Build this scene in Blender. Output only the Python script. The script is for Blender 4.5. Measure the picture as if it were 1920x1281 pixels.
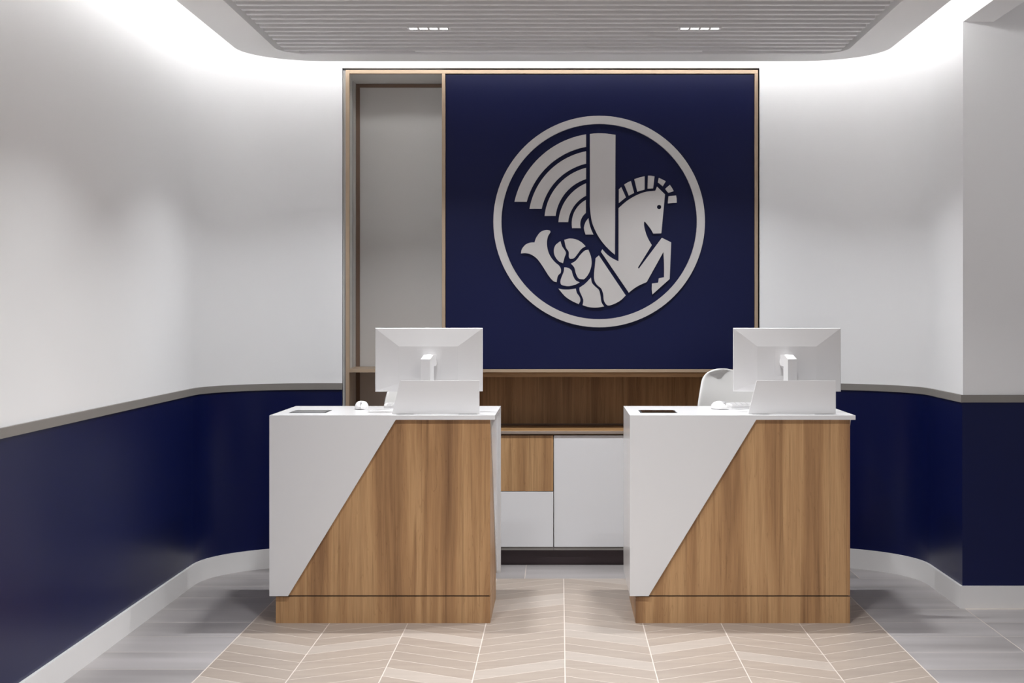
import bpy, bmesh, math, random
from mathutils import Vector, Matrix
from mathutils.geometry import tessellate_polygon

for o in list(bpy.data.objects):
    bpy.data.objects.remove(o, do_unlink=True)
scene = bpy.context.scene
C = scene.collection
R = math.radians
random.seed(7)

# ------------------------------------------------------------------ camera
F = 2800.0                 # focal length in pixels of the 1920 wide frame
VPX, VPY = 1050.0, 586.0   # where the depth lines meet
EYE = 1.43
cam_d = bpy.data.cameras.new('camera')
cam = bpy.data.objects.new('camera', cam_d)
C.objects.link(cam)
cam.location = (0, 0, EYE)
cam.rotation_euler = (R(90), 0, 0)
cam_d.sensor_width = 36.0
cam_d.lens = F / 1920 * 36
cam_d.shift_x = -(VPX - 960) / 1920
cam_d.shift_y = -(640.5 - VPY) / 1920
cam_d.clip_end = 60
scene.camera = cam

# ------------------------------------------------------------------ world, exposure
w = bpy.data.worlds.new('world')
scene.world = w
w.use_nodes = True
w.node_tree.nodes['Background'].inputs[0].default_value = (0.97, 0.97, 1.0, 1)
w.node_tree.nodes['Background'].inputs[1].default_value = 0.16
COVE = 6.9      # cove strip emission
BAR = 8.2       # watts of one downlight bar
vs = scene.view_settings
vs.view_transform = 'Standard'
vs.look = 'None'
vs.gamma = 1.0
vs.use_curve_mapping = False
vs.exposure = 1.34
cy = scene.cycles
cy.use_denoising = True
cy.max_bounces = 7
cy.diffuse_bounces = 5
cy.sample_clamp_indirect = 6.0


def X(px, Y):
    return (px - VPX) * Y / F


def Z(py, Y):
    return EYE - (py - VPY) * Y / F


# ------------------------------------------------------------------ materials
def lin(r, g, b):
    f = lambda c: (c / 255 / 12.92) if c / 255 <= 0.04045 else ((c / 255 + 0.055) / 1.055) ** 2.4
    return (f(r), f(g), f(b), 1)


def principled(name, col, rough=0.5, metal=0.0, spec=0.5):
    m = bpy.data.materials.new(name)
    m.use_nodes = True
    b = m.node_tree.nodes['Principled BSDF']
    b.inputs['Base Color'].default_value = col
    b.inputs['Roughness'].default_value = rough
    b.inputs['Metallic'].default_value = metal
    b.inputs['Specular IOR Level'].default_value = spec
    return m, m.node_tree, b


def nd(nt, t, **k):
    n = nt.nodes.new(t)
    for a, v in k.items():
        setattr(n, a, v)
    return n


def mottled(name, c1, c2, scale=(3, 3, 3), rough=0.5, metal=0.0, spec=0.5, bump=0.0, bscale=60):
    """two close tones mixed by noise, with an optional fine relief"""
    m, nt, b = principled(name, c1, rough, metal, spec)
    g = nd(nt, 'ShaderNodeNewGeometry')
    mp = nd(nt, 'ShaderNodeMapping')
    mp.inputs['Scale'].default_value = scale
    n = nd(nt, 'ShaderNodeTexNoise')
    n.inputs['Scale'].default_value = 1
    n.inputs['Detail'].default_value = 3
    nt.links.new(g.outputs['Position'], mp.inputs[0])
    nt.links.new(mp.outputs[0], n.inputs['Vector'])
    mx = nd(nt, 'ShaderNodeMix', data_type='RGBA')
    mx.inputs[6].default_value = c1
    mx.inputs[7].default_value = c2
    nt.links.new(n.outputs[0], mx.inputs[0])
    nt.links.new(mx.outputs[2], b.inputs['Base Color'])
    if bump:
        n2 = nd(nt, 'ShaderNodeTexNoise')
        n2.inputs['Scale'].default_value = bscale
        nt.links.new(g.outputs['Position'], n2.inputs['Vector'])
        bp = nd(nt, 'ShaderNodeBump')
        bp.inputs['Strength'].default_value = bump
        bp.inputs['Distance'].default_value = 0.002
        nt.links.new(n2.outputs[0], bp.inputs['Height'])
        nt.links.new(bp.outputs[0], b.inputs['Normal'])
    return m


def wood(name, dark, mid, light, grain='Z', rough=0.42):
    m, nt, b = principled(name, mid, rough, 0, 0.4)
    g = nd(nt, 'ShaderNodeNewGeometry')

    def noise(sx, sl, scale, detail, dist=0.0):
        mp = nd(nt, 'ShaderNodeMapping')
        s = [sx, sx, sx]
        s['XYZ'.index(grain)] = sl
        mp.inputs['Scale'].default_value = s
        n = nd(nt, 'ShaderNodeTexNoise')
        n.inputs['Scale'].default_value = scale
        n.inputs['Detail'].default_value = detail
        n.inputs['Distortion'].default_value = dist
        nt.links.new(g.outputs['Position'], mp.inputs[0])
        nt.links.new(mp.outputs[0], n.inputs['Vector'])
        return n

    def ramp(src, stops):
        r = nd(nt, 'ShaderNodeValToRGB')
        e = r.color_ramp.elements
        e[0].position, e[0].color = stops[0]
        e[1].position, e[1].color = stops[-1]
        for p, c in stops[1:-1]:
            x = e.new(p)
            x.color = c
        nt.links.new(src.outputs[0], r.inputs[0])
        return r

    n1 = noise(13, 0.5, 1, 3, 0.3)           # broad staves of tone
    r1 = ramp(n1, [(0.30, dark), (0.45, mid), (0.58, light), (0.72, mid)])
    n2 = noise(60, 1.2, 1, 4, 0.6)           # streaks
    r2 = ramp(n2, [(0.30, (0.62, 0.58, 0.55, 1)), (0.48, (1, 1, 1, 1)), (0.8, (1.0, 1.0, 1.0, 1))])
    n3 = noise(420, 8, 1, 2)                 # pores
    r3 = ramp(n3, [(0.30, (0.86, 0.84, 0.82, 1)), (0.6, (1.03, 1.03, 1.03, 1))])
    n4 = noise(26, 1.6, 1, 2, 1.6)           # thin dark cathedral lines
    r4 = ramp(n4, [(0.485, (1, 1, 1, 1)), (0.50, (0.70, 0.66, 0.62, 1)), (0.512, (1, 1, 1, 1))])
    cur = r1
    sock = r1.outputs[0]
    for r_, f in ((r2, 0.65), (r3, 0.9), (r4, 0.5)):
        mx = nd(nt, 'ShaderNodeMix', data_type='RGBA', blend_type='MULTIPLY')
        mx.inputs[0].default_value = f
        nt.links.new(sock, mx.inputs[6])
        nt.links.new(r_.outputs[0], mx.inputs[7])
        sock = mx.outputs[2]
    nt.links.new(sock, b.inputs['Base Color'])
    return m


def tile_mat(name, c_lo, c_hi, along, rough=0.45, stripe=30.0, depth=1.0, tone=0.16):
    """glazed tile: stripes along one direction, every tile object its own tone"""
    m, nt, b = principled(name, c_lo, rough, 0, 0.45)
    tc = nd(nt, 'ShaderNodeNewGeometry')
    oi = nd(nt, 'ShaderNodeObjectInfo')
    mp = nd(nt, 'ShaderNodeMapping')
    mp.inputs['Rotation'].default_value = (0, 0, along)
    mp.inputs['Scale'].default_value = (0.7, stripe, 1)
    nt.links.new(tc.outputs['Position'], mp.inputs[0])
    ad = nd(nt, 'ShaderNodeVectorMath', operation='ADD')
    sc = nd(nt, 'ShaderNodeMath', operation='MULTIPLY')
    sc.inputs[1].default_value = 57.0
    nt.links.new(oi.outputs['Random'], sc.inputs[0])
    nt.links.new(mp.outputs[0], ad.inputs[0])
    nt.links.new(sc.outputs[0], ad.inputs[1])
    n = nd(nt, 'ShaderNodeTexNoise')
    n.inputs['Scale'].default_value = 1
    n.inputs['Detail'].default_value = 2
    nt.links.new(ad.outputs[0], n.inputs['Vector'])
    mr = nd(nt, 'ShaderNodeMapRange')
    mr.inputs[1].default_value = 0.5 - 0.2 * 1
    mr.inputs[2].default_value = 0.5 + 0.2 * 1
    nt.links.new(n.outputs[0], mr.inputs[0])
    mx = nd(nt, 'ShaderNodeMix', data_type='RGBA')
    mx.inputs[6].default_value = c_lo
    mx.inputs[7].default_value = c_hi
    nt.links.new(mr.outputs[0], mx.inputs[0])
    hs = nd(nt, 'ShaderNodeHueSaturation')
    mv = nd(nt, 'ShaderNodeMapRange')
    mv.inputs[3].default_value = 1 - tone / 2
    mv.inputs[4].default_value = 1 + tone / 2
    nt.links.new(oi.outputs['Random'], mv.inputs[0])
    nt.links.new(mv.outputs[0], hs.inputs['Value'])
    nt.links.new(mx.outputs[2], hs.inputs['Color'])
    nt.links.new(hs.outputs[0], b.inputs['Base Color'])
    return m


def emitter(name, col, strength):
    m = bpy.data.materials.new(name)
    m.use_nodes = True
    nt = m.node_tree
    nt.nodes.clear()
    e = nt.nodes.new('ShaderNodeEmission')
    e.inputs[0].default_value = col
    e.inputs[1].default_value = strength
    o = nt.nodes.new('ShaderNodeOutputMaterial')
    nt.links.new(e.outputs[0], o.inputs[0])
    return m


M = {}
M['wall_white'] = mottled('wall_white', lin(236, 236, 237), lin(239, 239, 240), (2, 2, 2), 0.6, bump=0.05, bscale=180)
M['navy'] = mottled('navy_paint', lin(10, 18, 62), lin(12, 20, 66), (2, 2, 2), 0.30, spec=0.25)
M['navy_panel'] = mottled('navy_panel', lin(9, 16, 56), lin(11, 18, 60), (2, 2, 2), 0.42, spec=0.25)
M['rail'] = mottled('taupe_rail', lin(130, 126, 121), lin(136, 131, 127), (4, 4, 4), 0.5)
M['base'] = mottled('baseboard_white', lin(222, 220, 219), lin(225, 223, 222), (3, 3, 3), 0.4)
M['ceil'] = mottled('ceiling_white', lin(244, 244, 244), lin(246, 246, 246), (2, 2, 2), 0.7)
M['slat'] = mottled('slat_white', lin(216, 215, 216), lin(220, 219, 220), (2, 2, 2), 0.5)
M['bronze'] = mottled('champagne_bronze', lin(176, 154, 131), lin(184, 162, 139), (6, 6, 6), 0.4, metal=0.35)
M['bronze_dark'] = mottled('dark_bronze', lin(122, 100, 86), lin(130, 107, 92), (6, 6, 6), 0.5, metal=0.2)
M['bronze_taupe'] = mottled('taupe_metal', lin(150, 136, 126), lin(158, 144, 134), (6, 6, 6), 0.45, metal=0.3)
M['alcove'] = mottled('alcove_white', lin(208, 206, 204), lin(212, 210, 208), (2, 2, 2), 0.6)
M['lam_white'] = mottled('white_solid_surface', lin(216, 215, 216), lin(219, 218, 219), (3, 3, 3), 0.22, spec=0.5)
M['door_white'] = mottled('white_laminate', lin(220, 219, 221), lin(223, 222, 224), (3, 3, 3), 0.45)
M['plastic'] = mottled('white_plastic', lin(212, 210, 210), lin(215, 213, 213), (5, 5, 5), 0.4)
M['shell'] = mottled('chair_shell', lin(206, 204, 202), lin(210, 208, 206), (4, 4, 4), 0.5)
M['chrome'] = mottled('brushed_metal', lin(180, 180, 182), lin(190, 190, 192), (8, 8, 8), 0.3, metal=0.9)
M['black'] = mottled('black_plastic', lin(26, 26, 28), lin(32, 32, 34), (8, 8, 8), 0.5)
M['glass_black'] = mottled('black_glass', lin(20, 20, 22), lin(24, 24, 26), (8, 8, 8), 0.08, spec=0.6)
M['screen'] = mottled('screen_glass', lin(14, 14, 16), lin(18, 18, 20), (8, 8, 8), 0.15)
M['grey_plastic'] = mottled('grey_plastic', lin(176, 174, 174), lin(182, 180, 180), (8, 8, 8), 0.5)
M['kick'] = mottled('dark_plum_kick', lin(70, 56, 60), lin(76, 62, 66), (6, 6, 6), 0.5)
M['shadow_gap'] = mottled('dark_joint', lin(60, 44, 32), lin(66, 50, 38), (6, 6, 6), 0.7)
M['emblem'] = mottled('emblem_silver', lin(214, 211, 210), lin(218, 215, 214), (5, 5, 5), 0.45, metal=0.85)
M['grout'] = mottled('light_grout', lin(196, 185, 176), lin(200, 189, 180), (9, 9, 9), 0.8)
M['wood'] = wood('walnut_veneer', lin(137, 101, 69), lin(168, 128, 88), lin(188, 149, 106))
M['wood_x'] = wood('walnut_veneer_long', lin(150, 112, 74), lin(178, 138, 94), lin(196, 156, 110), grain='X')
M['tile_grey'] = tile_mat('grey_tile', lin(138, 133, 132), lin(168, 163, 163), 0.0, 0.42, 4.5, tone=0.10)
A30 = math.atan2(0.208, 0.36)
for sgn, nm in ((1, 'a'), (-1, 'b')):
    M['chev_' + nm] = tile_mat('chevron_tile_' + nm, lin(152, 139, 129), lin(160, 147, 136), -sgn * A30, 0.45, 22.0, tone=0.07)
    M['chevl_' + nm] = tile_mat('chevron_tile_pale_' + nm, lin(165, 154, 145), lin(171, 160, 151), -sgn * A30, 0.45, 34.0, tone=0.04)
M['led'] = emitter('cove_led', (1.0, 0.995, 0.985, 1), COVE)
M['cell'] = emitter('downlight_cell', (1.0, 0.99, 0.98, 1), 4.0)


# ------------------------------------------------------------------ mesh helpers
def link(name, me, mat, parent=None, smooth=None):
    if smooth is not None:
        for p in me.polygons:
            p.use_smooth = True
        me.set_sharp_from_angle(angle=R(smooth))
    if mat is not None:
        me.materials.append(M[mat] if isinstance(mat, str) else mat)
    o = bpy.data.objects.new(name, me)
    C.objects.link(o)
    if parent is not None:
        o.parent = parent
    return o


def tag(o, label=None, cat=None, group=None, kind=None):
    if label:
        o['label'] = label
    if cat:
        o['category'] = cat
    if group:
        o['group'] = group
    if kind:
        o['kind'] = kind
    return o


def thing(name, label, cat, loc=(0, 0, 0), rz=0.0, group=None):
    o = bpy.data.objects.new(name, None)
    C.objects.link(o)
    o.location = loc
    o.rotation_euler = (0, 0, rz)
    o.empty_display_size = 0.1
    return tag(o, label, cat, group)


def kids(o):
    return [c for c in bpy.data.objects if c.parent == o]


def copy_tree(o, parent=None):
    c = o.copy()
    C.objects.link(c)
    c.parent = parent
    for ch in kids(o):
        copy_tree(ch, c)
    return c


def from_bm(bm, name):
    me = bpy.data.meshes.new(name)
    bmesh.ops.recalc_face_normals(bm, faces=bm.faces)
    bm.to_mesh(me)
    bm.free()
    return me


def add_box(bm, x0, x1, y0, y1, z0, z1, bevel=0.0, seg=2):
    vs_ = [bm.verts.new(p) for p in ((x0, y0, z0), (x1, y0, z0), (x1, y1, z0), (x0, y1, z0),
                                     (x0, y0, z1), (x1, y0, z1), (x1, y1, z1), (x0, y1, z1))]
    fs = [bm.faces.new([vs_[i] for i in q]) for q in
          ((0, 3, 2, 1), (4, 5, 6, 7), (0, 1, 5, 4), (1, 2, 6, 5), (2, 3, 7, 6), (3, 0, 4, 7))]
    if bevel:
        es = list({e for f in fs for e in f.edges})
        bmesh.ops.bevel(bm, geom=es, offset=bevel, segments=seg, profile=0.5, affect='EDGES', clamp_overlap=True)


def box(name, x0, x1, y0, y1, z0, z1, mat, parent=None, bevel=0.0, seg=2):
    bm = bmesh.new()
    add_box(bm, x0, x1, y0, y1, z0, z1, bevel, seg)
    return link(name, from_bm(bm, name), mat, parent, 40 if bevel else None)


def prism_mesh(name, loops, fn, w0, w1):
    """extrude 2D loops (first outer, others holes) from w0 to w1; fn(u, v, w) gives the 3D point"""
    flat = [p for l in loops for p in l]
    tris = tessellate_polygon([[Vector((p[0], p[1], 0)) for p in l] for l in loops])
    n = len(flat)
    verts = [fn(u, v, w0) for u, v in flat] + [fn(u, v, w1) for u, v in flat]
    faces = [tuple(t) for t in tris] + [tuple(i + n for i in reversed(t)) for t in tris]
    k = 0
    for l in loops:
        m_ = len(l)
        for i in range(m_):
            a, b_ = k + i, k + (i + 1) % m_
            faces.append((a, b_, b_ + n, a + n))
        k += m_
    me = bpy.data.meshes.new(name)
    me.from_pydata(verts, [], faces)
    bm = bmesh.new()
    bm.from_mesh(me)
    bmesh.ops.remove_doubles(bm, verts=bm.verts, dist=1e-6)
    bmesh.ops.recalc_face_normals(bm, faces=bm.faces)
    bm.to_mesh(me)
    bm.free()
    return me


def offset_path(path, d):
    """shift a polyline to the right of its travel by d, mitred"""
    out = []
    n = len(path)
    for i in range(n):
        ns = []
        for a, b_ in ((i - 1, i), (i, i + 1)):
            if a >= 0 and b_ < n:
                dx, dy = path[b_][0] - path[a][0], path[b_][1] - path[a][1]
                l = math.hypot(dx, dy)
                ns.append(Vector((dy / l, -dx / l)))
        if len(ns) == 1:
            v = ns[0] * d
        else:
            s = (ns[0] + ns[1]).normalized()
            v = s * (d / max(0.3, s.dot(ns[0])))
        out.append((path[i][0] + v.x, path[i][1] + v.y))
    return out


def sweep(name, path, d0, d1, z0, z1, mat, parent=None, closed=False):
    a, b_ = offset_path(path, d0), offset_path(path, d1)
    n = len(path)
    verts = []
    for (p, q) in zip(a, b_):
        verts += [(p[0], p[1], z0), (q[0], q[1], z0), (q[0], q[1], z1), (p[0], p[1], z1)]
    faces = []
    for i in range(n - 1):
        k = 4 * i
        for j in range(4):
            j2 = (j + 1) % 4
            faces.append((k + j, k + j2, k + 4 + j2, k + 4 + j))
    faces += [(0, 1, 2, 3), (4 * n - 4, 4 * n - 1, 4 * n - 2, 4 * n - 3)]
    me = bpy.data.meshes.new(name)
    me.from_pydata(verts, [], faces)
    bm = bmesh.new()
    bm.from_mesh(me)
    bmesh.ops.recalc_face_normals(bm, faces=bm.faces)
    bm.to_mesh(me)
    bm.free()
    return link(name, me, mat, parent, 35)


def arc(cx, cy_, r, a0, a1, n):
    return [(cx + r * math.cos(R(a0 + (a1 - a0) * i / n)), cy_ + r * math.sin(R(a0 + (a1 - a0) * i / n))) for i in range(n + 1)]


def rrect(x0, x1, y0, y1, r, n=8, rb=None):
    """rounded rectangle; r at the far (y1) corners, rb at the near ones"""
    rb = r if rb is None else rb
    return (arc(x0 + rb, y0 + rb, rb, 180, 270, n) + arc(x1 - rb, y0 + rb, rb, 270, 360, n) +
            arc(x1 - r, y1 - r, r, 0, 90, n) + arc(x0 + r, y1 - r, r, 90, 180, n))


def lathe(name, prof, mat, parent=None, n=24, loc=(0, 0, 0), smooth=35):
    verts, faces = [], []
    for (r, z) in prof:
        for i in range(n):
            a = 2 * math.pi * i / n
            verts.append((loc[0] + r * math.cos(a), loc[1] + r * math.sin(a), loc[2] + z))
    for k in range(len(prof) - 1):
        for i in range(n):
            j = (i + 1) % n
            faces.append((k * n + i, k * n + j, (k + 1) * n + j, (k + 1) * n + i))
    faces.append(tuple(range(n - 1, -1, -1)))
    faces.append(tuple((len(prof) - 1) * n + i for i in range(n)))
    me = bpy.data.meshes.new(name)
    me.from_pydata(verts, [], faces)
    return link(name, me, mat, parent, smooth)


def tube(name, pts, r, mat, parent=None, n=8):
    pts = [Vector(p) for p in pts]
    verts, faces = [], []
    for i, p in enumerate(pts):
        t = (pts[min(i + 1, len(pts) - 1)] - pts[max(i - 1, 0)]).normalized()
        up = Vector((0, 0, 1)) if abs(t.z) < 0.9 else Vector((1, 0, 0))
        s = t.cross(up).normalized()
        u = s.cross(t)
        for k in range(n):
            a = 2 * math.pi * k / n
            verts.append(p + (s * math.cos(a) + u * math.sin(a)) * r)
    for i in range(len(pts) - 1):
        for k in range(n):
            j = (k + 1) % n
            faces.append((i * n + k, i * n + j, (i + 1) * n + j, (i + 1) * n + k))
    faces.append(tuple(range(n)))
    faces.append(tuple((len(pts) - 1) * n + k for k in range(n)))
    me = bpy.data.meshes.new(name)
    me.from_pydata([tuple(v) for v in verts], [], faces)
    return link(name, me, mat, parent, 40)


# ------------------------------------------------------------------ floor
YB = 8.43        # face of the back wall
XL, XR = -1.935, 1.95
YRET = 7.227     # face of the return wall on the right
XRET = 4.6
fl = box('floor', -2.1, XRET, -9.0, 9.0, -0.06, -0.0002, 'grout')
tag(fl, 'tiled floor, grey planks around a beige chevron field', None, None, 'structure')

CX0, CW, NCOL = -1.42, 0.36, 8           # chevron field
CY1, PITCH, RISE = 8.02, 0.1443, 0.208
GR = 0.0026
pale = {(3, 4), (3, 5), (3, 14), (4, 0), (4, 9), (4, 10), (4, 13), (5, 11), (6, 13), (2, 10), (2, 15), (1, 11), (0, 11), (0, 16),
        (3, 21), (4, 20), (5, 17), (7, 18), (6, 22), (1, 20), (2, 24), (5, 2), (7, 5), (1, 4), (0, 3), (6, 3)}


def clip_y(poly, ymax):
    out = []
    for i in range(len(poly)):
        a, b_ = poly[i], poly[(i + 1) % len(poly)]
        ina, inb = a[1] <= ymax, b_[1] <= ymax
        if ina:
            out.append(a)
        if ina != inb:
            t = (ymax - a[1]) / (b_[1] - a[1])
            out.append((a[0] + t * (b_[0] - a[0]), ymax))
    return out


shared = {}
for c in range(NCOL):
    up = 1 if c % 2 else -1              # the right end of a tile lies farther off (+1) or nearer (-1)
    x0, x1 = CX0 + c * CW + 0.0022, CX0 + (c + 1) * CW - 0.0022
    for k in range(35):
        yt = 8.18 - (k - 2) * PITCH     # far end of the tile's far edge
        ya, yb = (yt - RISE, yt) if up > 0 else (yt, yt - RISE)
        poly = [(x0, ya - PITCH + GR), (x1, yb - PITCH + GR), (x1, yb - GR), (x0, ya - GR)]
        whole = max(p[1] for p in poly) <= CY1
        poly = clip_y(poly, CY1)
        if len(poly) < 3:
            continue
        nm = 'a' if up > 0 else 'b'
        light = (c, k - 2) in pale
        cx, cyy = x0, ya
        key = (up, light)
        if whole and key in shared:
            me = shared[key]
        else:
            me = prism_mesh('chevron_tile', [[(p[0] - cx, p[1] - cyy) for p in poly]], lambda u, v, w_: (u, v, w_), -0.008, 0.0)
            me.materials.append(M[('chevl_' if light else 'chev_') + nm])
            if whole:
                shared[key] = me
        o = bpy.data.objects.new('chevron_tile', me)
        C.objects.link(o)
        o.location = (cx, cyy, 0)
        o.parent = fl

# the part of the chevron field this side of the frame, too many to keep apart
bm = bmesh.new()
for c in range(NCOL):
    up = 1 if c % 2 else -1
    x0, x1 = CX0 + c * CW + 0.0022, CX0 + (c + 1) * CW - 0.0022
    for k in range(35, 118):
        yt = 8.18 - (k - 2) * PITCH
        ya, yb = (yt - RISE, yt) if up > 0 else (yt, yt - RISE)
        bm.faces.new([bm.verts.new((px_, py_, 0)) for px_, py_ in ((x0, ya - PITCH + GR), (x1, yb - PITCH + GR), (x1, yb - GR), (x0, ya - GR))])
far = link('chevron_tile_field', from_bm(bm, 'chevron_tile_field'), 'chev_a', fl)
far['kind'] = 'stuff'

# grey tiles: left strip, right strips, back strip
TP = 0.302
rows = [7.19 + TP * k for k in range(5)]
tcache = {}


def grey_tile(x0, x1, y0, y1):
    key = (round(x1 - x0, 4), round(y1 - y0, 4))
    if key not in tcache:
        bm = bmesh.new()
        add_box(bm, 0, x1 - x0, 0, y1 - y0, -0.008, 0)
        tcache[key] = from_bm(bm, 'floor_tile')
        tcache[key].materials.append(M['tile_grey'])
    o = bpy.data.objects.new('floor_tile', tcache[key])
    C.objects.link(o)
    o.location = (x0, y0, 0)
    o.parent = fl


g = 0.0019
for k in range(-24, 3):
    y0, y1 = 7.19 + TP * k + g, min(7.19 + TP * (k + 1), CY1) - g
    if y1 - y0 < 0.02:
        continue
    grey_tile(XL, CX0 - 0.003, y0, y1)
    grey_tile(CX0 + NCOL * CW + 0.003, 1.955 - g, y0, y1)
    if y1 < YRET + 0.1:
        for j in range(4):
            grey_tile(1.955 + 0.6 * j + g, 1.955 + 0.6 * (j + 1) - g, y0, y1)
bm = bmesh.new()
for k in range(-53, -24):
    y0, y1 = 7.19 + TP * k + g, 7.19 + TP * (k + 1) - g
    for xa, xb in ((XL, CX0 - 0.003), (CX0 + NCOL * CW + 0.003, 1.955 - g)) + tuple((1.955 + 0.6 * j + g, 1.955 + 0.6 * (j + 1) - g) for j in range(4)):
        bm.faces.new([bm.verts.new(p) for p in ((xa, y0, 0), (xb, y0, 0), (xb, y1, 0), (xa, y1, 0))])
gf = link('floor_tile_field', from_bm(bm, 'floor_tile_field'), 'tile_grey', fl)
gf['kind'] = 'stuff'
for j in range(-3, 4):
    xa, xb = max(XL, -0.19 + 0.6 * j), min(XR, -0.19 + 0.6 * (j + 1))
    grey_tile(xa + g, xb - g, CY1 + g, 8.88)

# ------------------------------------------------------------------ walls
RC = 0.60
ZC = 3.15
NX0, NX1, NZ = X(642, YB), X(1424, YB), Z(127.5, YB)
YN = 8.86        # back of the alcove
left_path = [(XL, -1.0)] + arc(XL + RC, YB - RC, RC, 180, 90, 24) + [(NX0, YB)]
right_path = [(NX1, YB)] + arc(XR - RC, YB - RC, RC, 90, 0, 24) + [(XR, YRET)]
full_right = right_path + [(XRET, YRET)]
wl = sweep('wall_left', left_path, -0.12, 0, 0, ZC, 'wall_white')
tag(wl, 'white left wall curving round into the back wall, navy below', None, None, 'structure')
wr = sweep('wall_right', full_right, -0.12, 0, 0, ZC, 'wall_white')
tag(wr, 'white right wall curving from the back wall to a square corner, navy below', None, None, 'structure')
ZRT, ZRB = Z(718.5, YB), Z(730.5, YB)
for wall, path in ((wl, left_path), (wr, full_right)):
    lp = sweep('navy_dado', path, 0.0, 0.004, 0.0, ZRB, 'navy', wall)
    lp['label'] = 'navy blue satin paint below the rail'
wb = box('wall_back', NX0, NX1, YB, YB + 0.5, NZ, ZC, 'wall_white')
tag(wb, 'white back wall above and behind the alcove', None, None, 'structure')
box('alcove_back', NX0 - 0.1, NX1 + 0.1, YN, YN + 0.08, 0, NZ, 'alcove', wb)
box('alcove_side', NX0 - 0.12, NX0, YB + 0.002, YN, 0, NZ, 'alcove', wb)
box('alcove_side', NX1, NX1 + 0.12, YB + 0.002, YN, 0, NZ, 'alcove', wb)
for i, (path, lab) in enumerate(((left_path, 'taupe grey rail capping the navy paint along the left wall'),
                                 (full_right, 'taupe grey rail capping the navy paint along the right wall'))):
    tag(sweep('trim_%d' % (i + 1), path, 0.0, 0.013, ZRB, ZRT, 'rail'), lab, None, None, 'structure')
for side, path in (('left', left_path), ('right', full_right)):
    tag(sweep('baseboard_' + side, path, 0.004, 0.018, 0.0, 0.108, 'base'),
        'tall white baseboard following the curved %s wall' % side, None, None, 'structure')

# ------------------------------------------------------------------ ceiling, header on the right
tag(box('ceiling', -2.1, XRET, -1.0, 9.0, ZC, ZC + 0.1, 'ceil'), 'white ceiling above the cove', None, None, 'structure')
ZH = Z(41, YRET)
tag(box('trim_3', XR, X(1863, YRET), -1.0, YRET, ZH, ZC, 'wall_white'),
    'white dropped header running towards the camera from the right wall corner', None, None, 'structure')

# suspended tray with slats
ZT = 2.81
tray = thing('ceiling_tray', 'white suspended ceiling tray with rounded corners, filled with long thin slats', 'ceiling panel', (0, 0, ZT))
TX0, TX1, TY1 = -1.696, 1.727, 8.20
IX0, IX1, IY1 = -1.488, 1.515, 7.985
TY0, IY0 = -0.8, -0.6
prm = prism_mesh('border', [rrect(TX0, TX1, TY0, TY1, 0.42, 14, 0.1), rrect(IX0, IX1, IY0, IY1, 0.2, 10, 0.05)],
                 lambda u, v, w_: (u, v, w_), 0.0, 0.10)
link('border', prm, 'ceil', tray, 35)
link('top_plate', prism_mesh('top_plate', [rrect(TX0 + 0.06, TX1 - 0.06, TY0 + 0.05, TY1 - 0.06, 0.38, 12, 0.1)],
                             lambda u, v, w_: (u, v, w_), 0.1, 0.115), 'ceil', tray)
SP, SW = 0.1046, 0.036
bm = bmesh.new()
add_box(bm, IX0 + 0.035, IX1 - 0.035, -SW / 2, SW / 2, 0, 0.0985, 0.003, 2)
sm = from_bm(bm, 'slat')
for p in sm.polygons:
    p.use_smooth = True
sm.set_sharp_from_angle(angle=R(40))
sm.materials.append(M['slat'])
bm = bmesh.new()
add_box(bm, IX0 + 0.10, IX1 - 0.12, -SW / 2, SW / 2, 0, 0.0985, 0.003, 2)
sm2 = from_bm(bm, 'slat')
for p in sm2.polygons:
    p.use_smooth = True
sm2.set_sharp_from_angle(angle=R(40))
sm2.materials.append(M['slat'])
for k in range(62):
    o = bpy.data.objects.new('slat', sm2 if k == 0 else sm)
    C.objects.link(o)
    o.parent = tray
    o.location = (0, IY1 - SW / 2 - 0.002 - SP * k, 0.0)
# flat slot diffuser filling the last gap
y_d = IY1 - SW - 0.004
df = box('slot_diffuser', X(779, 7.96), X(1316, 7.96), y_d - 0.058, y_d, 0.006, 0.03, 'ceil', tray, 0.002)
box('slot', X(800, 7.96), X(1300, 7.96), y_d - 0.061, y_d - 0.054, 0.0045, 0.012, 'black', df)
# LED strip on the outer upright of the tray, lighting the cove
outer = [(TX0, TY0 + 0.3)] + arc(TX0 + 0.42, TY1 - 0.42, 0.42, 180, 90, 14) + arc(TX1 - 0.42, TY1 - 0.42, 0.42, 90, 0, 14) + [(TX1, TY0 + 0.3)]
sweep('led_strip', outer, -0.012, 0.0, 0.055, 0.075, 'led', tray)
for hx in (-1.2, 1.2):
    for hy in (1.0, 4.0, 7.2):
        tube('hanger_rod', [(hx, hy, 0.115), (hx, hy, ZC - ZT)], 0.006, 'chrome', tray)

# downlight bars between the slats
bar0 = thing('downlight_bar', '', 'ceiling light', (0, 0, 0))
BL, BD = 0.206, SP - SW - 0.004
link('housing', prism_mesh('housing', [[(-BL / 2, -BD / 2), (BL / 2, -BD / 2), (BL / 2, BD / 2), (-BL / 2, BD / 2)]] +
                           [[(cx - 0.0185, -0.019), (cx + 0.0185, -0.019), (cx + 0.0185, 0.019), (cx - 0.0185, 0.019)]
                            for cx in (-0.0735, -0.0245, 0.0245, 0.0735)],
                           lambda u, v, w_: (u, v, w_), 0.0, 0.03), 'slat', bar0)
for cx in (-0.0735, -0.0245, 0.0245, 0.0735):
    box('lens', cx - 0.0185, cx + 0.0185, -0.019, 0.019, 0.001, 0.012, 'cell', bar0)
la = bpy.data.lights.new('lamp', 'AREA')
la.shape = 'RECTANGLE'
la.size, la.size_y = 0.19, 0.036
la.energy = BAR
la.color = (0.965, 0.985, 1.0)
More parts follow.
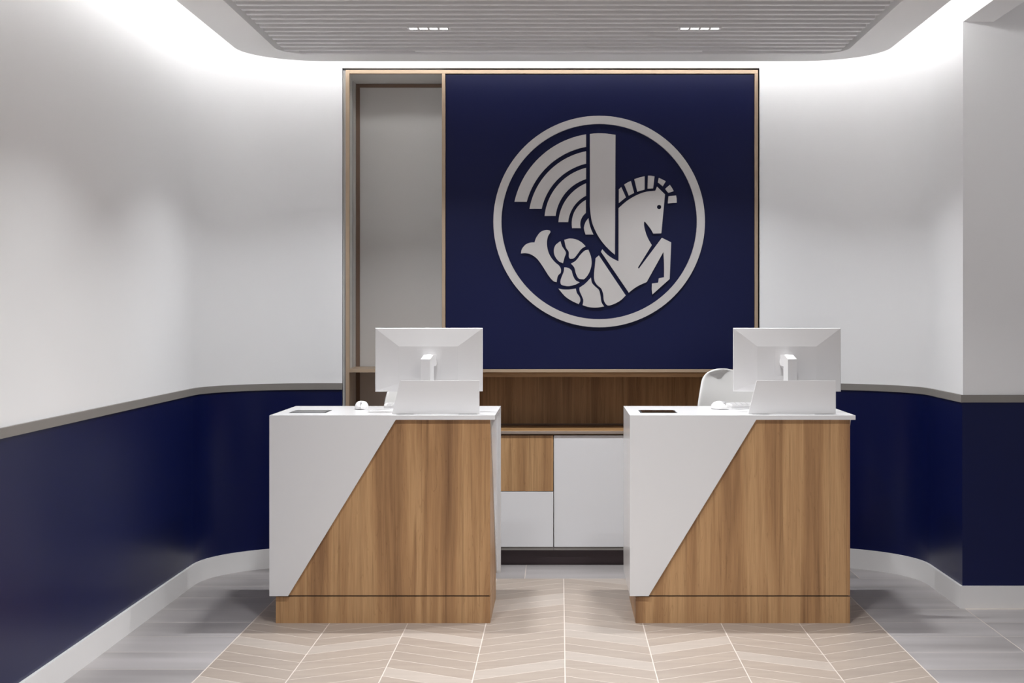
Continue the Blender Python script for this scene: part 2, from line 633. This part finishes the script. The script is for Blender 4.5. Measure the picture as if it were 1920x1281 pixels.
la.spread = R(118)
lo = bpy.data.objects.new('lamp', la)
C.objects.link(lo)
lo.parent = bar0
lo.location = (0, 0, -0.001)
YBAR = 7.985 - SW - 0.002 - SP * 7 + (SP - SW) / 2
first = True
for yi in range(4):
    for xb, side in ((-0.638, 'left'), (0.678, 'right')):
        b = bar0 if first else copy_tree(bar0)
        first = False
        b.location = (xb, YBAR - SP * 17 * yi, ZT - 0.003)
        if yi == 0:
            b['label'] = 'small four-cell downlight between the slats above the %s desk' % side
        else:
            b['label'] = 'four-cell downlight in the %s row, %s from the back wall' % (side, ('', 'second', 'third', 'fourth', 'fifth')[yi])
        b['group'] = 'four-cell downlights in the slatted tray'

# ------------------------------------------------------------------ alcove: bronze frame, shelf, panels, cabinets
YF = YB - 0.006
fr = thing('alcove_frame', 'slim champagne bronze frame edging the alcove, with one shelf on the left', 'frame', (0, 0, 0))
zt0, zt1 = Z(138, YF), Z(131, YF)
zs0, zs1 = Z(698.5, YF), Z(692.6, YF)
zc1 = Z(808, YF)                      # countertop height
FD = 0.03
xl0, xl1 = X(648, YF), X(655, YF)
xd0, xd1 = X(828.5, YF), X(835, YF)
xr0, xr1 = X(1415, YF), X(1421.3, YF)
box('post', xl0, xl1, YF, YF + FD, zc1 + 0.001, zt1, 'bronze', fr, 0.001, 1)
box('post', xd0, xd1, YF, YF + FD, zs1, zt0, 'bronze', fr, 0.001, 1)
box('post', xr0, xr1, YF, YF + FD, zc1 + 0.001, zt0, 'bronze', fr, 0.001, 1)
box('top_rail', xl1, xr1, YF, YF + FD, zt0, zt1, 'bronze', fr, 0.001, 1)
box('bottom_rail', xd0, xr0, YF, YF + FD, zs0, zs1, 'bronze', fr, 0.001, 1)
link('shelf', prism_mesh('shelf', [[(xl1, YF), (xd0, YF), (xd0, YN - 0.012), (xl0, YN - 0.012), (xl0, YF + FD), (xl1, YF + FD)]],
                         lambda u, v, w_: (u, v, w_), zs0, zs1), 'bronze', fr)
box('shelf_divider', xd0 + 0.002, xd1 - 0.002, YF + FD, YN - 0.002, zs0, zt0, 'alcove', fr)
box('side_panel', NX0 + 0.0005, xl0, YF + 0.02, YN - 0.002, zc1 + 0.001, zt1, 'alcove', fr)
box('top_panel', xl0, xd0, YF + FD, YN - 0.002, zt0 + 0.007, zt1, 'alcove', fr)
yb_ = YN - 0.012
box('back_strip', X(667.5, yb_) , X(674.5, yb_), yb_, YN - 0.001, zc1 + 0.001, Z(158, yb_), 'bronze_dark', fr)
box('back_strip', X(674.5, yb_), xd0 + 0.001, yb_, YN - 0.001, Z(164, yb_), Z(158, yb_), 'bronze_dark', fr)
for yy in (8.56, 8.70):
    box('shelf_standard', xl0, xl0 + 0.003, yy, yy + 0.02, zs1, zt0, 'chrome', fr)

pn = box('feature_panel', xd1 + 0.001, xr0 - 0.001, YF + 0.012, YF + 0.05, zs1 + 0.001, zt0 - 0.003, 'navy_panel', None, 0.001, 1)
tag(pn, 'large navy blue panel carrying the round emblem inside the bronze frame', 'wall panel')
val = box('light_valance', xd1, xr0 - 0.001, YF + 0.034, YF + 0.052, Z(707, YF + 0.03), zs0, 'wood_x', None)
tag(val, 'narrow dark wood valance under the navy panel', 'trim board')

bs = thing('wood_backsplash', 'dark-grained upright wood panel behind the counter, below the navy panel', 'wall panel', ((xd0 + NX1) / 2, YN - 0.01, zc1))
ox = (xd0 + NX1) / 2
box('veneer', xd0 - ox, xr1 - ox, -0.008, 0.008, 0.001, zs0 - 0.001 - zc1, 'wood', bs)
box('foot_bead', xd0 - ox, xr1 - ox, -0.016, -0.008, 0.001, 0.010, 'bronze_dark', bs)

CZ0 = zc1 - 0.035
ct = thing('back_countertop', 'light wood counter with a slim bronze edge along the alcove', 'countertop', ((NX0 + NX1) / 2, YB, zc1))
ox = (NX0 + NX1) / 2
box('top', NX0 + 0.004 - ox, NX1 - 0.004 - ox, -0.028, YN - 0.02 - YB, -0.018, 0, 'wood_x', ct)
box('edge_strip', NX0 + 0.004 - ox, NX1 - 0.004 - ox, -0.034, -0.028, -0.016, 0.0006, 'bronze_taupe', ct, 0.001, 1)
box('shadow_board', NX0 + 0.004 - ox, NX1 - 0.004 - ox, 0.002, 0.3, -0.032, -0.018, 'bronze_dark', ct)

YC = YB - 0.02
zd1, zd0 = Z(816.5, YC), Z(1026, YC)
zm = Z(921.7, YC)
xs = [NX0 + 0.006, -0.62, -0.036, 0.548, NX1 - 0.006]
ztop = zc1 - 0.0335
info = [('door', 'white base cabinet with a single door, behind the left desk', None),
        ('drawers', 'base cabinet with a wood drawer over a white drawer, seen between the desks', None),
        ('door', 'wide white base cabinet door seen between the desks', None),
        ('drawers', 'base cabinet with wood and white drawers, behind the right desk', None)]
for i, (kind, lab, _) in enumerate(info):
    a, b_ = xs[i], xs[i + 1]
    cab = thing('base_cabinet', lab, 'cabinet', ((a + b_) / 2, YC, 0), 0, 'base cabinets under the alcove counter')
    h = (b_ - a) / 2
    box('carcass', -h + 0.001, h - 0.001, 0.021, 0.40, zd0 - 0.012, ztop, 'door_white', cab)
    box('bottom_rail', -h + 0.001, h - 0.001, 0.004, 0.021, Z(1032, YC), zd0 - 0.001, 'rail', cab)
    box('toe_kick', -h, h, 0.055, 0.075, 0.0, zd0 - 0.012, 'kick', cab)
    if kind == 'door':
        box('door', -h + 0.0022, h - 0.0022, 0.0, 0.02, zd0, zd1, 'door_white', cab, 0.0012, 1)
    else:
        box('drawer', -h + 0.0022, h - 0.0022, 0.0, 0.02, zm + 0.0015, zd1, 'wood', cab, 0.0012, 1)
        box('drawer', -h + 0.0022, h - 0.0022, 0.0, 0.02, zd0, zm - 0.0015, 'door_white', cab, 0.0012, 1)

# ------------------------------------------------------------------ emblem
YE = YF - 0.006
ECX, ECY = 1123.4, 415.5
em = thing('wall_emblem', 'round white cut-out emblem of a winged seahorse in a ring', 'emblem', (X(ECX, YE), YE, Z(ECY, YE)))
K = 5.8227
ORI = {1: (910, 200), 2: (1110, 200), 3: (910, 400), 4: (1110, 400)}


def P(c, *pts):
    """corner points given in one of four enlarged readings of the emblem"""
    o = ORI[c]
    return [(o[0] + x / K, o[1] + y / K) for x, y in pts]


def curve(pts, n=6):
    """smooth open curve through the points (both ends kept)"""
    if len(pts) < 3:
        return pts
    q = [(2 * pts[0][0] - pts[1][0], 2 * pts[0][1] - pts[1][1])] + pts + [(2 * pts[-1][0] - pts[-2][0], 2 * pts[-1][1] - pts[-2][1])]
    out = []
    for i in range(1, len(q) - 2):
        p0, p1, p2, p3 = q[i - 1:i + 3]
        for s in range(n):
            t = s / n
            out.append(tuple(0.5 * ((2 * p1[k]) + (-p0[k] + p2[k]) * t + (2 * p0[k] - 5 * p1[k] + 4 * p2[k] - p3[k]) * t * t +
                                    (-p0[k] + 3 * p1[k] - 3 * p2[k] + p3[k]) * t ** 3) for k in (0, 1)))
    out.append(pts[-1])
    return out


def emb(name, *loops):
    ls = []
    for l in loops:
        c = []
        for p in l:
            q = ((p[0] - ECX) * YE / F, -(p[1] - ECY) * YE / F)
            if not c or math.hypot(q[0] - c[-1][0], q[1] - c[-1][1]) > 2e-4:
                c.append(q)
        if math.hypot(c[0][0] - c[-1][0], c[0][1] - c[-1][1]) < 2e-4:
            c.pop()
        ls.append(c)
    me = prism_mesh(name, ls, lambda u, v, w_: (u, w_, v), 0.0, 0.016)
    return link(name, me, 'emblem', em)


def circ(cx, cy_, r, n):
    return [(cx + r * math.cos(2 * math.pi * i / n), cy_ + r * math.sin(2 * math.pi * i / n)) for i in range(n)]


def arcpts(c, a, b_, n=22):
    """arc about centre c from point a to the direction of b_ (crop 1 units), radius eased between both"""
    a0 = math.atan2(a[1] - c[1], a[0] - c[0])
    a1 = math.atan2(b_[1] - c[1], b_[0] - c[0])
    if a0 < 0:
        a0 += 2 * math.pi
    if a1 < 0:
        a1 += 2 * math.pi
    r0, r1 = math.dist(a, c), math.dist(b_, c)
    return [(c[0] + (r0 + (r1 - r0) * i / n) * math.cos(a0 + (a1 - a0) * i / n),
             c[1] + (r0 + (r1 - r0) * i / n) * math.sin(a0 + (a1 - a0) * i / n)) for i in range(n + 1)]


emb('ring', circ(ECX, ECY, 198.4, 120), circ(ECX, ECY, 183.2, 120))
EC = (1242.6, 1254.8)
for co, ci, ob, ot, it, ib in (
        (EC, EC, (318, 1038), (1100, 302), (1100, 438), (452, 1038)),
        (EC, EC, (482, 1115), (1100, 487), (1100, 622), (615, 1115)),
        (EC, EC, (647, 1193), (1100, 668), (1100, 790), (767, 1193)),
        ((1287, 1290), (1259.5, 1290), (798, 1260), (1100, 837), (1100, 972), (905, 1260)),
        ((1234, 1275), (1194, 1285), (948, 1326.5), (1098, 1018), (1098, 1160), (1042, 1326.5))):
    emb('feather', P(1, *arcpts(co, ob, ot)) + P(1, *arcpts(ci, it, ib)))
emb('feather', curve(P(3, (1125, 52), (1138, 120), (1157, 180), (1180, 232))) +
    curve(P(3, (1095, 232), (1080, 185), (1078, 145), (1095, 95), (1125, 52)))[:-1])
emb('wing_blade', curve(P(1, (1142, 298), (1190, 293), (1243, 291), (1320, 294)) + P(2, (257, 308))) + P(4, (250, 452)) +
    curve(P(4, (250, 452), (190, 400), (130, 335), (75, 260), (30, 175), (0, 95)) + P(1, (1150, 1175), (1142, 1090), (1142, 1000)))[1:])
body = (curve(P(2, (290, 1108), (380, 1030), (480, 970), (580, 932), (692, 918))) + P(2, (710, 873), (797, 958)) +
        P(4, (757, 218), (670, 222)) + curve(P(4, (670, 222), (645, 178), (610, 130), (578, 90)))[1:] +
        curve(P(4, (568, 97), (570, 145), (590, 222), (618, 287), (653, 348))) +
        P(4, (502, 592), (510, 607), (763, 268), (865, 318), (848, 718), (660, 886)) + curve(P(4, (660, 886), (653, 830), (655, 767)))[1:] +
        P(4, (722, 758), (730, 710), (787, 698)) + curve(P(4, (787, 698), (787, 560), (780, 422)))[1:] +
        P(4, (597, 752)) + curve(P(4, (597, 752), (520, 785), (455, 825), (402, 867)))[1:] +
        P(4, (98, 420)) + curve(P(4, (112, 393), (160, 445), (220, 490), (290, 525))))
emb('horse_body', body, circ(*P(2, (733, 1096))[0], 4.1, 18))
for q in (((293, 902), (320, 878), (370, 990), (293, 1052)), ((352, 850), (388, 828), (425, 812), (460, 942), (402, 972)),
          ((462, 792), (518, 773), (575, 760), (575, 905), (495, 928)), ((612, 753), (648, 755), (683, 762), (668, 892), (606, 895)),
          ((730, 778), (768, 795), (805, 815), (773, 870), (718, 825)), ((850, 853), (873, 887), (892, 922), (835, 942), (798, 898)),
          ((835, 978), (918, 970), (924, 1008), (925, 1048), (828, 1056))):
    emb('mane_block', P(2, *q))
T3 = lambda *p: P(3, *p)
emb('tail_fin', curve(T3((388, 438), (400, 390), (440, 342), (490, 321), (537, 318))) +
    curve(T3((537, 318), (556, 265), (600, 207), (655, 184), (698, 187), (710, 205), (685, 250), (672, 320), (682, 400), (710, 470),
             (757, 530), (805, 572), (825, 610), (822, 650), (797, 675), (785, 708), (778, 752)))[1:] +
    curve(T3((778, 752), (740, 738), (690, 680), (620, 570), (560, 492), (495, 448), (440, 436), (388, 438)))[1:-1])
for crv in ([((820, 303), (838, 360), (865, 400), (880, 435), (865, 480), (848, 545)), ((848, 545), (800, 522), (760, 468), (748, 410), (765, 350), (820, 303))],
            [((862, 290), (920, 276), (990, 285), (1050, 317), (1095, 360)), ((1095, 360), (1050, 388), (1010, 440), (970, 488), (930, 497), (912, 475), (910, 420), (880, 372), (862, 290))],
            [((1125, 398), (1152, 470), (1160, 550), (1142, 630), (1108, 690), (1075, 722)), ((1075, 722), (1020, 712), (990, 660), (970, 590), (935, 550)), ((935, 550), (990, 515), (1040, 450), (1085, 408), (1125, 398))],
            [((862, 590), (905, 597), (940, 625), (957, 680), (985, 730), (1030, 755)), ((1030, 755), (980, 780), (915, 795), (865, 791), (828, 778), (820, 740), (835, 690), (855, 640), (862, 590))],
            [((798, 822), (850, 832), (920, 832), (988, 822)), ((988, 822), (1000, 870), (1030, 915), (1037, 955), (1020, 992)), ((1020, 992), (950, 960), (880, 915), (835, 868), (798, 822))],
            [((1153, 702), (1165, 760), (1200, 800), (1240, 838), (1257, 900), (1268, 970), (1297, 1018)), ((1297, 1018), (1240, 1028), (1180, 1030), (1120, 1022), (1062, 1003)), ((1062, 1003), (1070, 950), (1052, 900), (1030, 850), (1028, 812)), ((1028, 812), (1090, 768), (1153, 702))]):
    pts = []
    for part in crv:
        pts += curve(T3(*part))[:-1]
    emb('tail_scale', pts)
emb('tail_scale', P(4, (75, 460), (368, 897)) + curve(P(4, (368, 897), (320, 945), (260, 982), (190, 1007), (155, 995), (130, 950), (122, 880), (100, 822),
                                                       (60, 787), (30, 742), (22, 680), (32, 570), (40, 490)))[1:])
for sx, sy in ((-0.574, 0), (0.574, 0), (0, 0.574), (0, -0.574)):
    bm = bmesh.new()
    add_box(bm, sx - 0.008, sx + 0.008, 0.016, 0.0178, sy - 0.008, sy + 0.008)
    link('standoff', from_bm(bm, 'standoff'), 'chrome', em)

# ------------------------------------------------------------------ reception desks
YD = 6.856
DW, DD, DH = 1.036, 0.69, 0.957
desk = thing('reception_desk', '', 'desk', (X(505, YD), YD, 0), 0, 'pair of reception desks')
box('countertop', 0, DW, 0.014, DD, DH - 0.02, DH, 'lam_white', desk)
ZB_ = 0.127
link('front_wing', prism_mesh('front_wing', [[(0, DH), (0, ZB_), (0.0857, ZB_), (0.580, DH - 0.02), (DW, DH - 0.02), (DW, DH)]],
                              lambda u, v, w_: (u, w_, v), 0.0, 0.014), 'lam_white', desk)
box('side_panel', 0, 0.02, 0.014, DD, ZB_, DH - 0.02, 'lam_white', desk)
U = lambda e: [[(0.0272 + e, 0.0145 + e), (1.0135 - e, 0.0145 + e), (1.0135 - e, 0.62 - e), (0.975 + e, 0.62 - e),
                (0.975 + e, 0.055 - e), (0.066 - e, 0.055 - e), (0.066 - e, 0.62 - e), (0.0272 + e, 0.62 - e)]]
up3 = lambda u, v, w_: (u, v, w_)
link('body', prism_mesh('body', U(0), up3, 0.128, DH - 0.02), 'wood', desk)
link('plinth', prism_mesh('plinth', U(0), up3, 0.0, 0.122), 'wood', desk)
link('groove', prism_mesh('groove', U(0.007), up3, 0.122, 0.128), 'shadow_gap', desk)
link('side_wing', prism_mesh('side_wing', [[(0.0145, DH - 0.02), (DD, DH - 0.02), (DD, ZB_), (0.612, ZB_)]],
                             lambda u, v, w_: (w_, u, v), 1.0137, 1.018), 'lam_white', desk)
box('rear_panel', 0.80, DW, DD - 0.02, DD, 0.117, DH - 0.02, 'lam_white', desk)
sc_ = box('document_scanner', 0.058, 0.232, 0.17, 0.362, DH - 0.004, DH + 0.0012, 'black', desk, 0.001, 1)
sc_['label'] = 'flat black glass scanner set into the top'
box('scanner_glass', 0.066, 0.224, 0.178, 0.354, DH + 0.0012, DH + 0.0018, 'glass_black', sc_)
desk['label'] = 'left white and wood reception desk with diagonal white front, standing nearer the curved left wall'
desk2 = copy_tree(desk)
desk2.location = (X(1181, YD), YD, 0)
desk2['label'] = 'right white and wood reception desk with diagonal white front, in front of the shell chair'
DX = (desk.location.x, desk2.location.x)
SIDE = ('left', 'right')


def pair(root, offs, labels):
    """place the first one, copy the second"""
    r2 = copy_tree(root)
    for r_, (x, y, z, rz), l in zip((root, r2), offs, labels):
        r_.location = (x, y, z)
        r_.rotation_euler = (0, 0, rz)
        r_['label'] = l
    return r2


# privacy screens
ps = thing('privacy_screen', '', 'desk screen', (0, 0, 0), 0, 'white screens on the desks')
me = prism_mesh('panel', [[(0, 0.001), (0.406, 0.001), (0.406, 0.156), (0.041, 0.156), (0.038, 0.153)]], lambda u, v, w_: (u, w_, v), 0, 0.010)
link('panel', me, 'plastic', ps)
box('foot', 0.02, 0.10, 0.010, 0.06, 0.0, 0.004, 'plastic', ps)
box('foot', 0.31, 0.396, 0.002, 0.06, 0.0, 0.0025, 'black', ps)
pair(ps, [(DX[i] + 0.554, 6.935, DH + 0.0005, 0) for i in (0, 1)],
     ['slant-sided white screen standing in front of the monitor on the %s desk' % s for s in SIDE])

# monitors
mo = thing('computer_monitor', '', 'monitor', (0, 0, 0), 0, 'white monitors on the desks')
MW, MH = 0.511, 0.303
zc = 1.204 - DH
x0, x1, z0, z1 = -MW / 2, MW / 2, zc - MH / 2, zc + MH / 2
ix0, ix1, iz1, iz0 = x0 + 0.222 * MW, x0 + 0.768 * MW, z1 - 0.29 * MH, z0 + 0.135 * MH
bm = bmesh.new()
rings = []
for (a, b_, c, d, yy) in ((x0, x1, z0, z1, 0.012), (x0, x1, z0, z1, 0.0), (x0 + 0.003, x1 - 0.003, z0 + 0.003, z1 - 0.003, -0.004),
                          (ix0, ix1, iz0, iz1, -0.018)):
    rings.append([bm.verts.new(p) for p in ((a, yy, c), (b_, yy, c), (b_, yy, d), (a, yy, d))])
for r0, r1 in zip(rings, rings[1:]):
    for j in range(4):
        bm.faces.new((r0[j], r0[(j + 1) % 4], r1[(j + 1) % 4], r1[j]))
bm.faces.new(rings[0])
bm.faces.new(rings[-1])
link('back_shell', from_bm(bm, 'back_shell'), 'plastic', mo)
box('screen', x0 + 0.006, x1 - 0.006, 0.012, 0.014, z0 + 0.012, z1 - 0.006, 'screen', mo)
zp = z1 - 0.535 * MH
pl = link('mount_plate', prism_mesh('mount_plate', [rrect(-0.060, 0.060, zp - 0.060, zp + 0.060, 0.008, 5)], lambda u, v, w_: (u, w_, v), -0.0205, -0.018), 'plastic', mo)
link('mount_boss', prism_mesh('mount_boss', [[(0.038 * math.cos(R(15 * i)), zp + 0.038 * math.sin(R(15 * i))) for i in range(24)]],
                              lambda u, v, w_: (u, w_, v), -0.045, -0.0205), 'plastic', pl)
# neck: upright blade with an angled head, turned a little
nk = bmesh.new()
ztop_ = zp + 0.036
prof = [(-0.044, ztop_), (-0.076, ztop_), (-0.108, ztop_ - 0.020), (-0.108, 0.010), (-0.070, 0.010), (-0.070, ztop_ - 0.055), (-0.044, ztop_ - 0.05)]
neck_me = prism_mesh('neck', [prof], lambda u, v, w_: (w_, u, v), -0.025, 0.025)
neck = link('neck', neck_me, 'plastic', mo)
link('stand_base', prism_mesh('stand_base', [rrect(-0.11, 0.11, -0.12, 0.06, 0.02, 6)], lambda u, v, w_: (u, v, w_), 0.0, 0.010), 'plastic', mo)
mo2 = pair(mo, [(X(804.5, 7.12), 7.12, DH + 0.0005, R(2.5)), (X(1475.5, 7.12), 7.12, DH + 0.0005, R(-1.5))],
           ['white monitor seen from behind on the left desk', 'white monitor seen from behind on the right desk, in front of the shell chair'])
for m_, s in ((mo, 1), (mo2, -1)):
    for ch in kids(m_):
        if ch.name.startswith('neck'):
            # swivel about its own mounting axis
            piv = Vector((0, -0.07, 0))
            rot = Matrix.Rotation(R(-26 * s), 4, 'Z')
            ch.matrix_local = Matrix.Translation(piv + Vector((0.004 * s, 0, 0))) @ rot @ Matrix.Translation(-piv)

# keyboards
kb = thing('keyboard', '', 'keyboard', (0, 0, 0), 0, 'white keyboards on the desks')
me = prism_mesh('case', [rrect(0, 0.43, 0, 0.125, 0.012, 5)], lambda u, v, w_: (u, v, w_ + (0.006 * v / 0.125 if w_ > 0.001 else 0)), 0.0, 0.014)
link('case', me, 'plastic', kb)
bm = bmesh.new()
for r_ in range(5):
    for c in range(15):
        a = 0.014 + c * 0.0268
        b_ = 0.010 + r_ * 0.0215
        zz = 0.014 + 0.006 * b_ / 0.125
        add_box(bm, a, a + 0.0235, b_, b_ + 0.0185, zz - 0.001, zz + 0.004)
ko = link('key', from_bm(bm, 'key'), 'plastic', kb)
ko['kind'] = 'stuff'
pair(kb, [(DX[0] + 0.465, YD + 0.50, DH + 0.0005, 0), (DX[1] + 0.515, YD + 0.49, DH + 0.0005, R(2))],
     ['low white keyboard behind the screen on the %s desk' % s for s in SIDE])

# mice
ms = thing('computer_mouse', '', 'mouse', (0, 0, 0), 0, 'white mice on the desks')
verts, faces = [], []
NU, NV = 20, 12
for i in range(NV + 1):
    t = i / NV                                # 0 front, 1 back
    y = -0.058 + 0.116 * t
    hw = 0.033 * (1 - abs(2 * t - 1) ** 3.2) ** 0.5 * (0.93 + 0.1 * t) + 0.0005
    hh = 0.040 * (math.sin(math.pi * (0.08 + 0.86 * t)) ** 0.75) * (0.82 + 0.25 * t)
    for j in range(NU + 1):
        a = math.pi * j / NU
        verts.append((hw * math.copysign(abs(math.cos(a)) ** 0.75, math.cos(a)), y, 0.002 + hh * math.sin(a) ** 0.8))
for i in range(NV):
    for j in range(NU):
        k = i * (NU + 1) + j
        faces.append((k, k + 1, k + NU + 2, k + NU + 1))
faces.append(tuple(range(NU + 1)))
faces.append(tuple(NV * (NU + 1) + j for j in range(NU + 1)))
faces.append(tuple([i * (NU + 1) for i in range(NV + 1)] + [i * (NU + 1) + NU for i in range(NV, -1, -1)]))
me = bpy.data.meshes.new('shell')
me.from_pydata(verts, [], faces)
bm = bmesh.new()
bm.from_mesh(me)
bmesh.ops.recalc_face_normals(bm, faces=bm.faces)
bm.to_mesh(me)
bm.free()
link('shell', me, 'plastic', ms, 50)
box('scroll_wheel', -0.0035, 0.0035, -0.044, -0.024, 0.028, 0.0345, 'grey_plastic', ms, 0.002)
box('button_seam', -0.0006, 0.0006, -0.052, -0.006, 0.02, 0.0395, 'grey_plastic', ms)
box('glide_pad', -0.024, 0.024, -0.04, 0.04, 0.0, 0.0025, 'black', ms)
pts = [(0.0, -0.056, 0.008), (0.01, -0.075, 0.004), (0.04, -0.085, 0.0025), (0.09, -0.075, 0.0025), (0.14, -0.05, 0.0025)]
tube('cable', curve([p[:2] for p in pts], 5) and [(a[0], a[1], max(0.002, 0.008 - 0.0006 * i)) for i, a in enumerate(curve([p[:2] for p in pts], 5))], 0.0018, 'plastic', ms)
pair(ms, [(X(678, 7.30), 7.30, DH + 0.0006, R(4)), (X(1350, 7.30), 7.30, DH + 0.0006, R(28))],
     ['white mouse on the left desk, facing the camera', 'white mouse on the right desk, turned slightly sideways'])

# ------------------------------------------------------------------ shell chairs
chair = thing('shell_chair', '', 'chair', (0, 0, 0), 0, 'white shell chairs behind the desks')
SH = 0.665                                    # seat height
prof = [(-0.24, SH - 0.03, 0.205), (-0.20, SH - 0.004, 0.235), (-0.10, SH - 0.012, 0.252), (0.04, SH - 0.018, 0.258), (0.13, SH - 0.004, 0.262),
        (0.185, SH + 0.04, 0.262), (0.21, SH + 0.11, 0.262), (0.222, SH + 0.18, 0.258), (0.232, SH + 0.25, 0.252),
        (0.242, SH + 0.31, 0.242), (0.252, SH + 0.36, 0.230), (0.260, SH + 0.40, 0.222), (0.266, SH + 0.43, 0.205), (0.270, SH + 0.447, 0.172), (0.271, SH + 0.452, 0.12)]
NJ = 16
verts, faces = [], []
for i, (y, z, hw) in enumerate(prof):
    t = i / (len(prof) - 1)
    for j in range(NJ + 1):
        u = -1 + 2 * j / NJ
        back = min(1, max(0, (z - SH) / 0.12))
        wrap = 0.095 * abs(u) ** 2.4 * back * (1.0 if z < SH + 0.3 else max(0.55, 1 - (z - SH - 0.3) / 0.3))
        lift = 0.03 * abs(u) ** 3 * (1 - back) * (1 if y > -0.2 else 0.4)
        verts.append((hw * u, y - wrap, z + lift))
for i in range(len(prof) - 1):
    for j in range(NJ):
        k = i * (NJ + 1) + j
        faces.append((k, k + 1, k + NJ + 2, k + NJ + 1))
me = bpy.data.meshes.new('shell')
me.from_pydata(verts, [], faces)
sh = link('shell', me, 'shell', chair, 180)
md = sh.modifiers.new('thickness', 'SOLIDIFY')
md.thickness = 0.016
md.offset = -1
md = sh.modifiers.new('round', 'SUBSURF')
md.levels = md.render_levels = 2
lathe('gas_post', [(0.028, 0.10), (0.028, 0.40), (0.018, 0.402), (0.018, SH - 0.05), (0.09, SH - 0.045), (0.09, SH - 0.036)], 'chrome', chair, 20)
lathe('hub', [(0.04, 0.07), (0.045, 0.08), (0.045, 0.13), (0.03, 0.14)], 'plastic', chair, 20)
for k in range(5):
    a = R(72 * k + 18)
    d = Vector((math.cos(a), math.sin(a), 0))
    s = Vector((-d.y, d.x, 0))
    vv = []
    for (r_, wd, zl, zh) in ((0.03, 0.024, 0.085, 0.125), (0.29, 0.014, 0.062, 0.080)):
        for (sg, zz) in ((-1, zl), (1, zl), (1, zh), (-1, zh)):
            p = d * r_ + s * wd * sg
            vv.append((p.x, p.y, zz))
    me = bpy.data.meshes.new('base_leg')
    me.from_pydata(vv, [], [(3, 2, 1, 0), (4, 5, 6, 7), (0, 1, 5, 4), (1, 2, 6, 5), (2, 3, 7, 6), (3, 0, 4, 7)])
    lg = link('base_leg', me, 'plastic', chair)
    c = d * 0.275
    me = prism_mesh('caster', [[(0.031 * math.cos(R(20 * i)), 0.031 + 0.031 * math.sin(R(20 * i))) for i in range(18)]],
                    lambda u, v, w_: (c.x + d.x * u + s.x * w_, c.y + d.y * u + s.y * w_, v), -0.018, 0.018)
    link('caster', me, 'black', lg, 40)
YCH = 7.80
pair(chair, [(X(717, 7.93) + 0.258, YCH, 0, R(0)), (X(1309, 7.93) + 0.258, YCH, 0, R(3))],
     ['white shell chair almost hidden behind the left desk and its monitor', 'white shell chair with rounded back behind the right desk'])
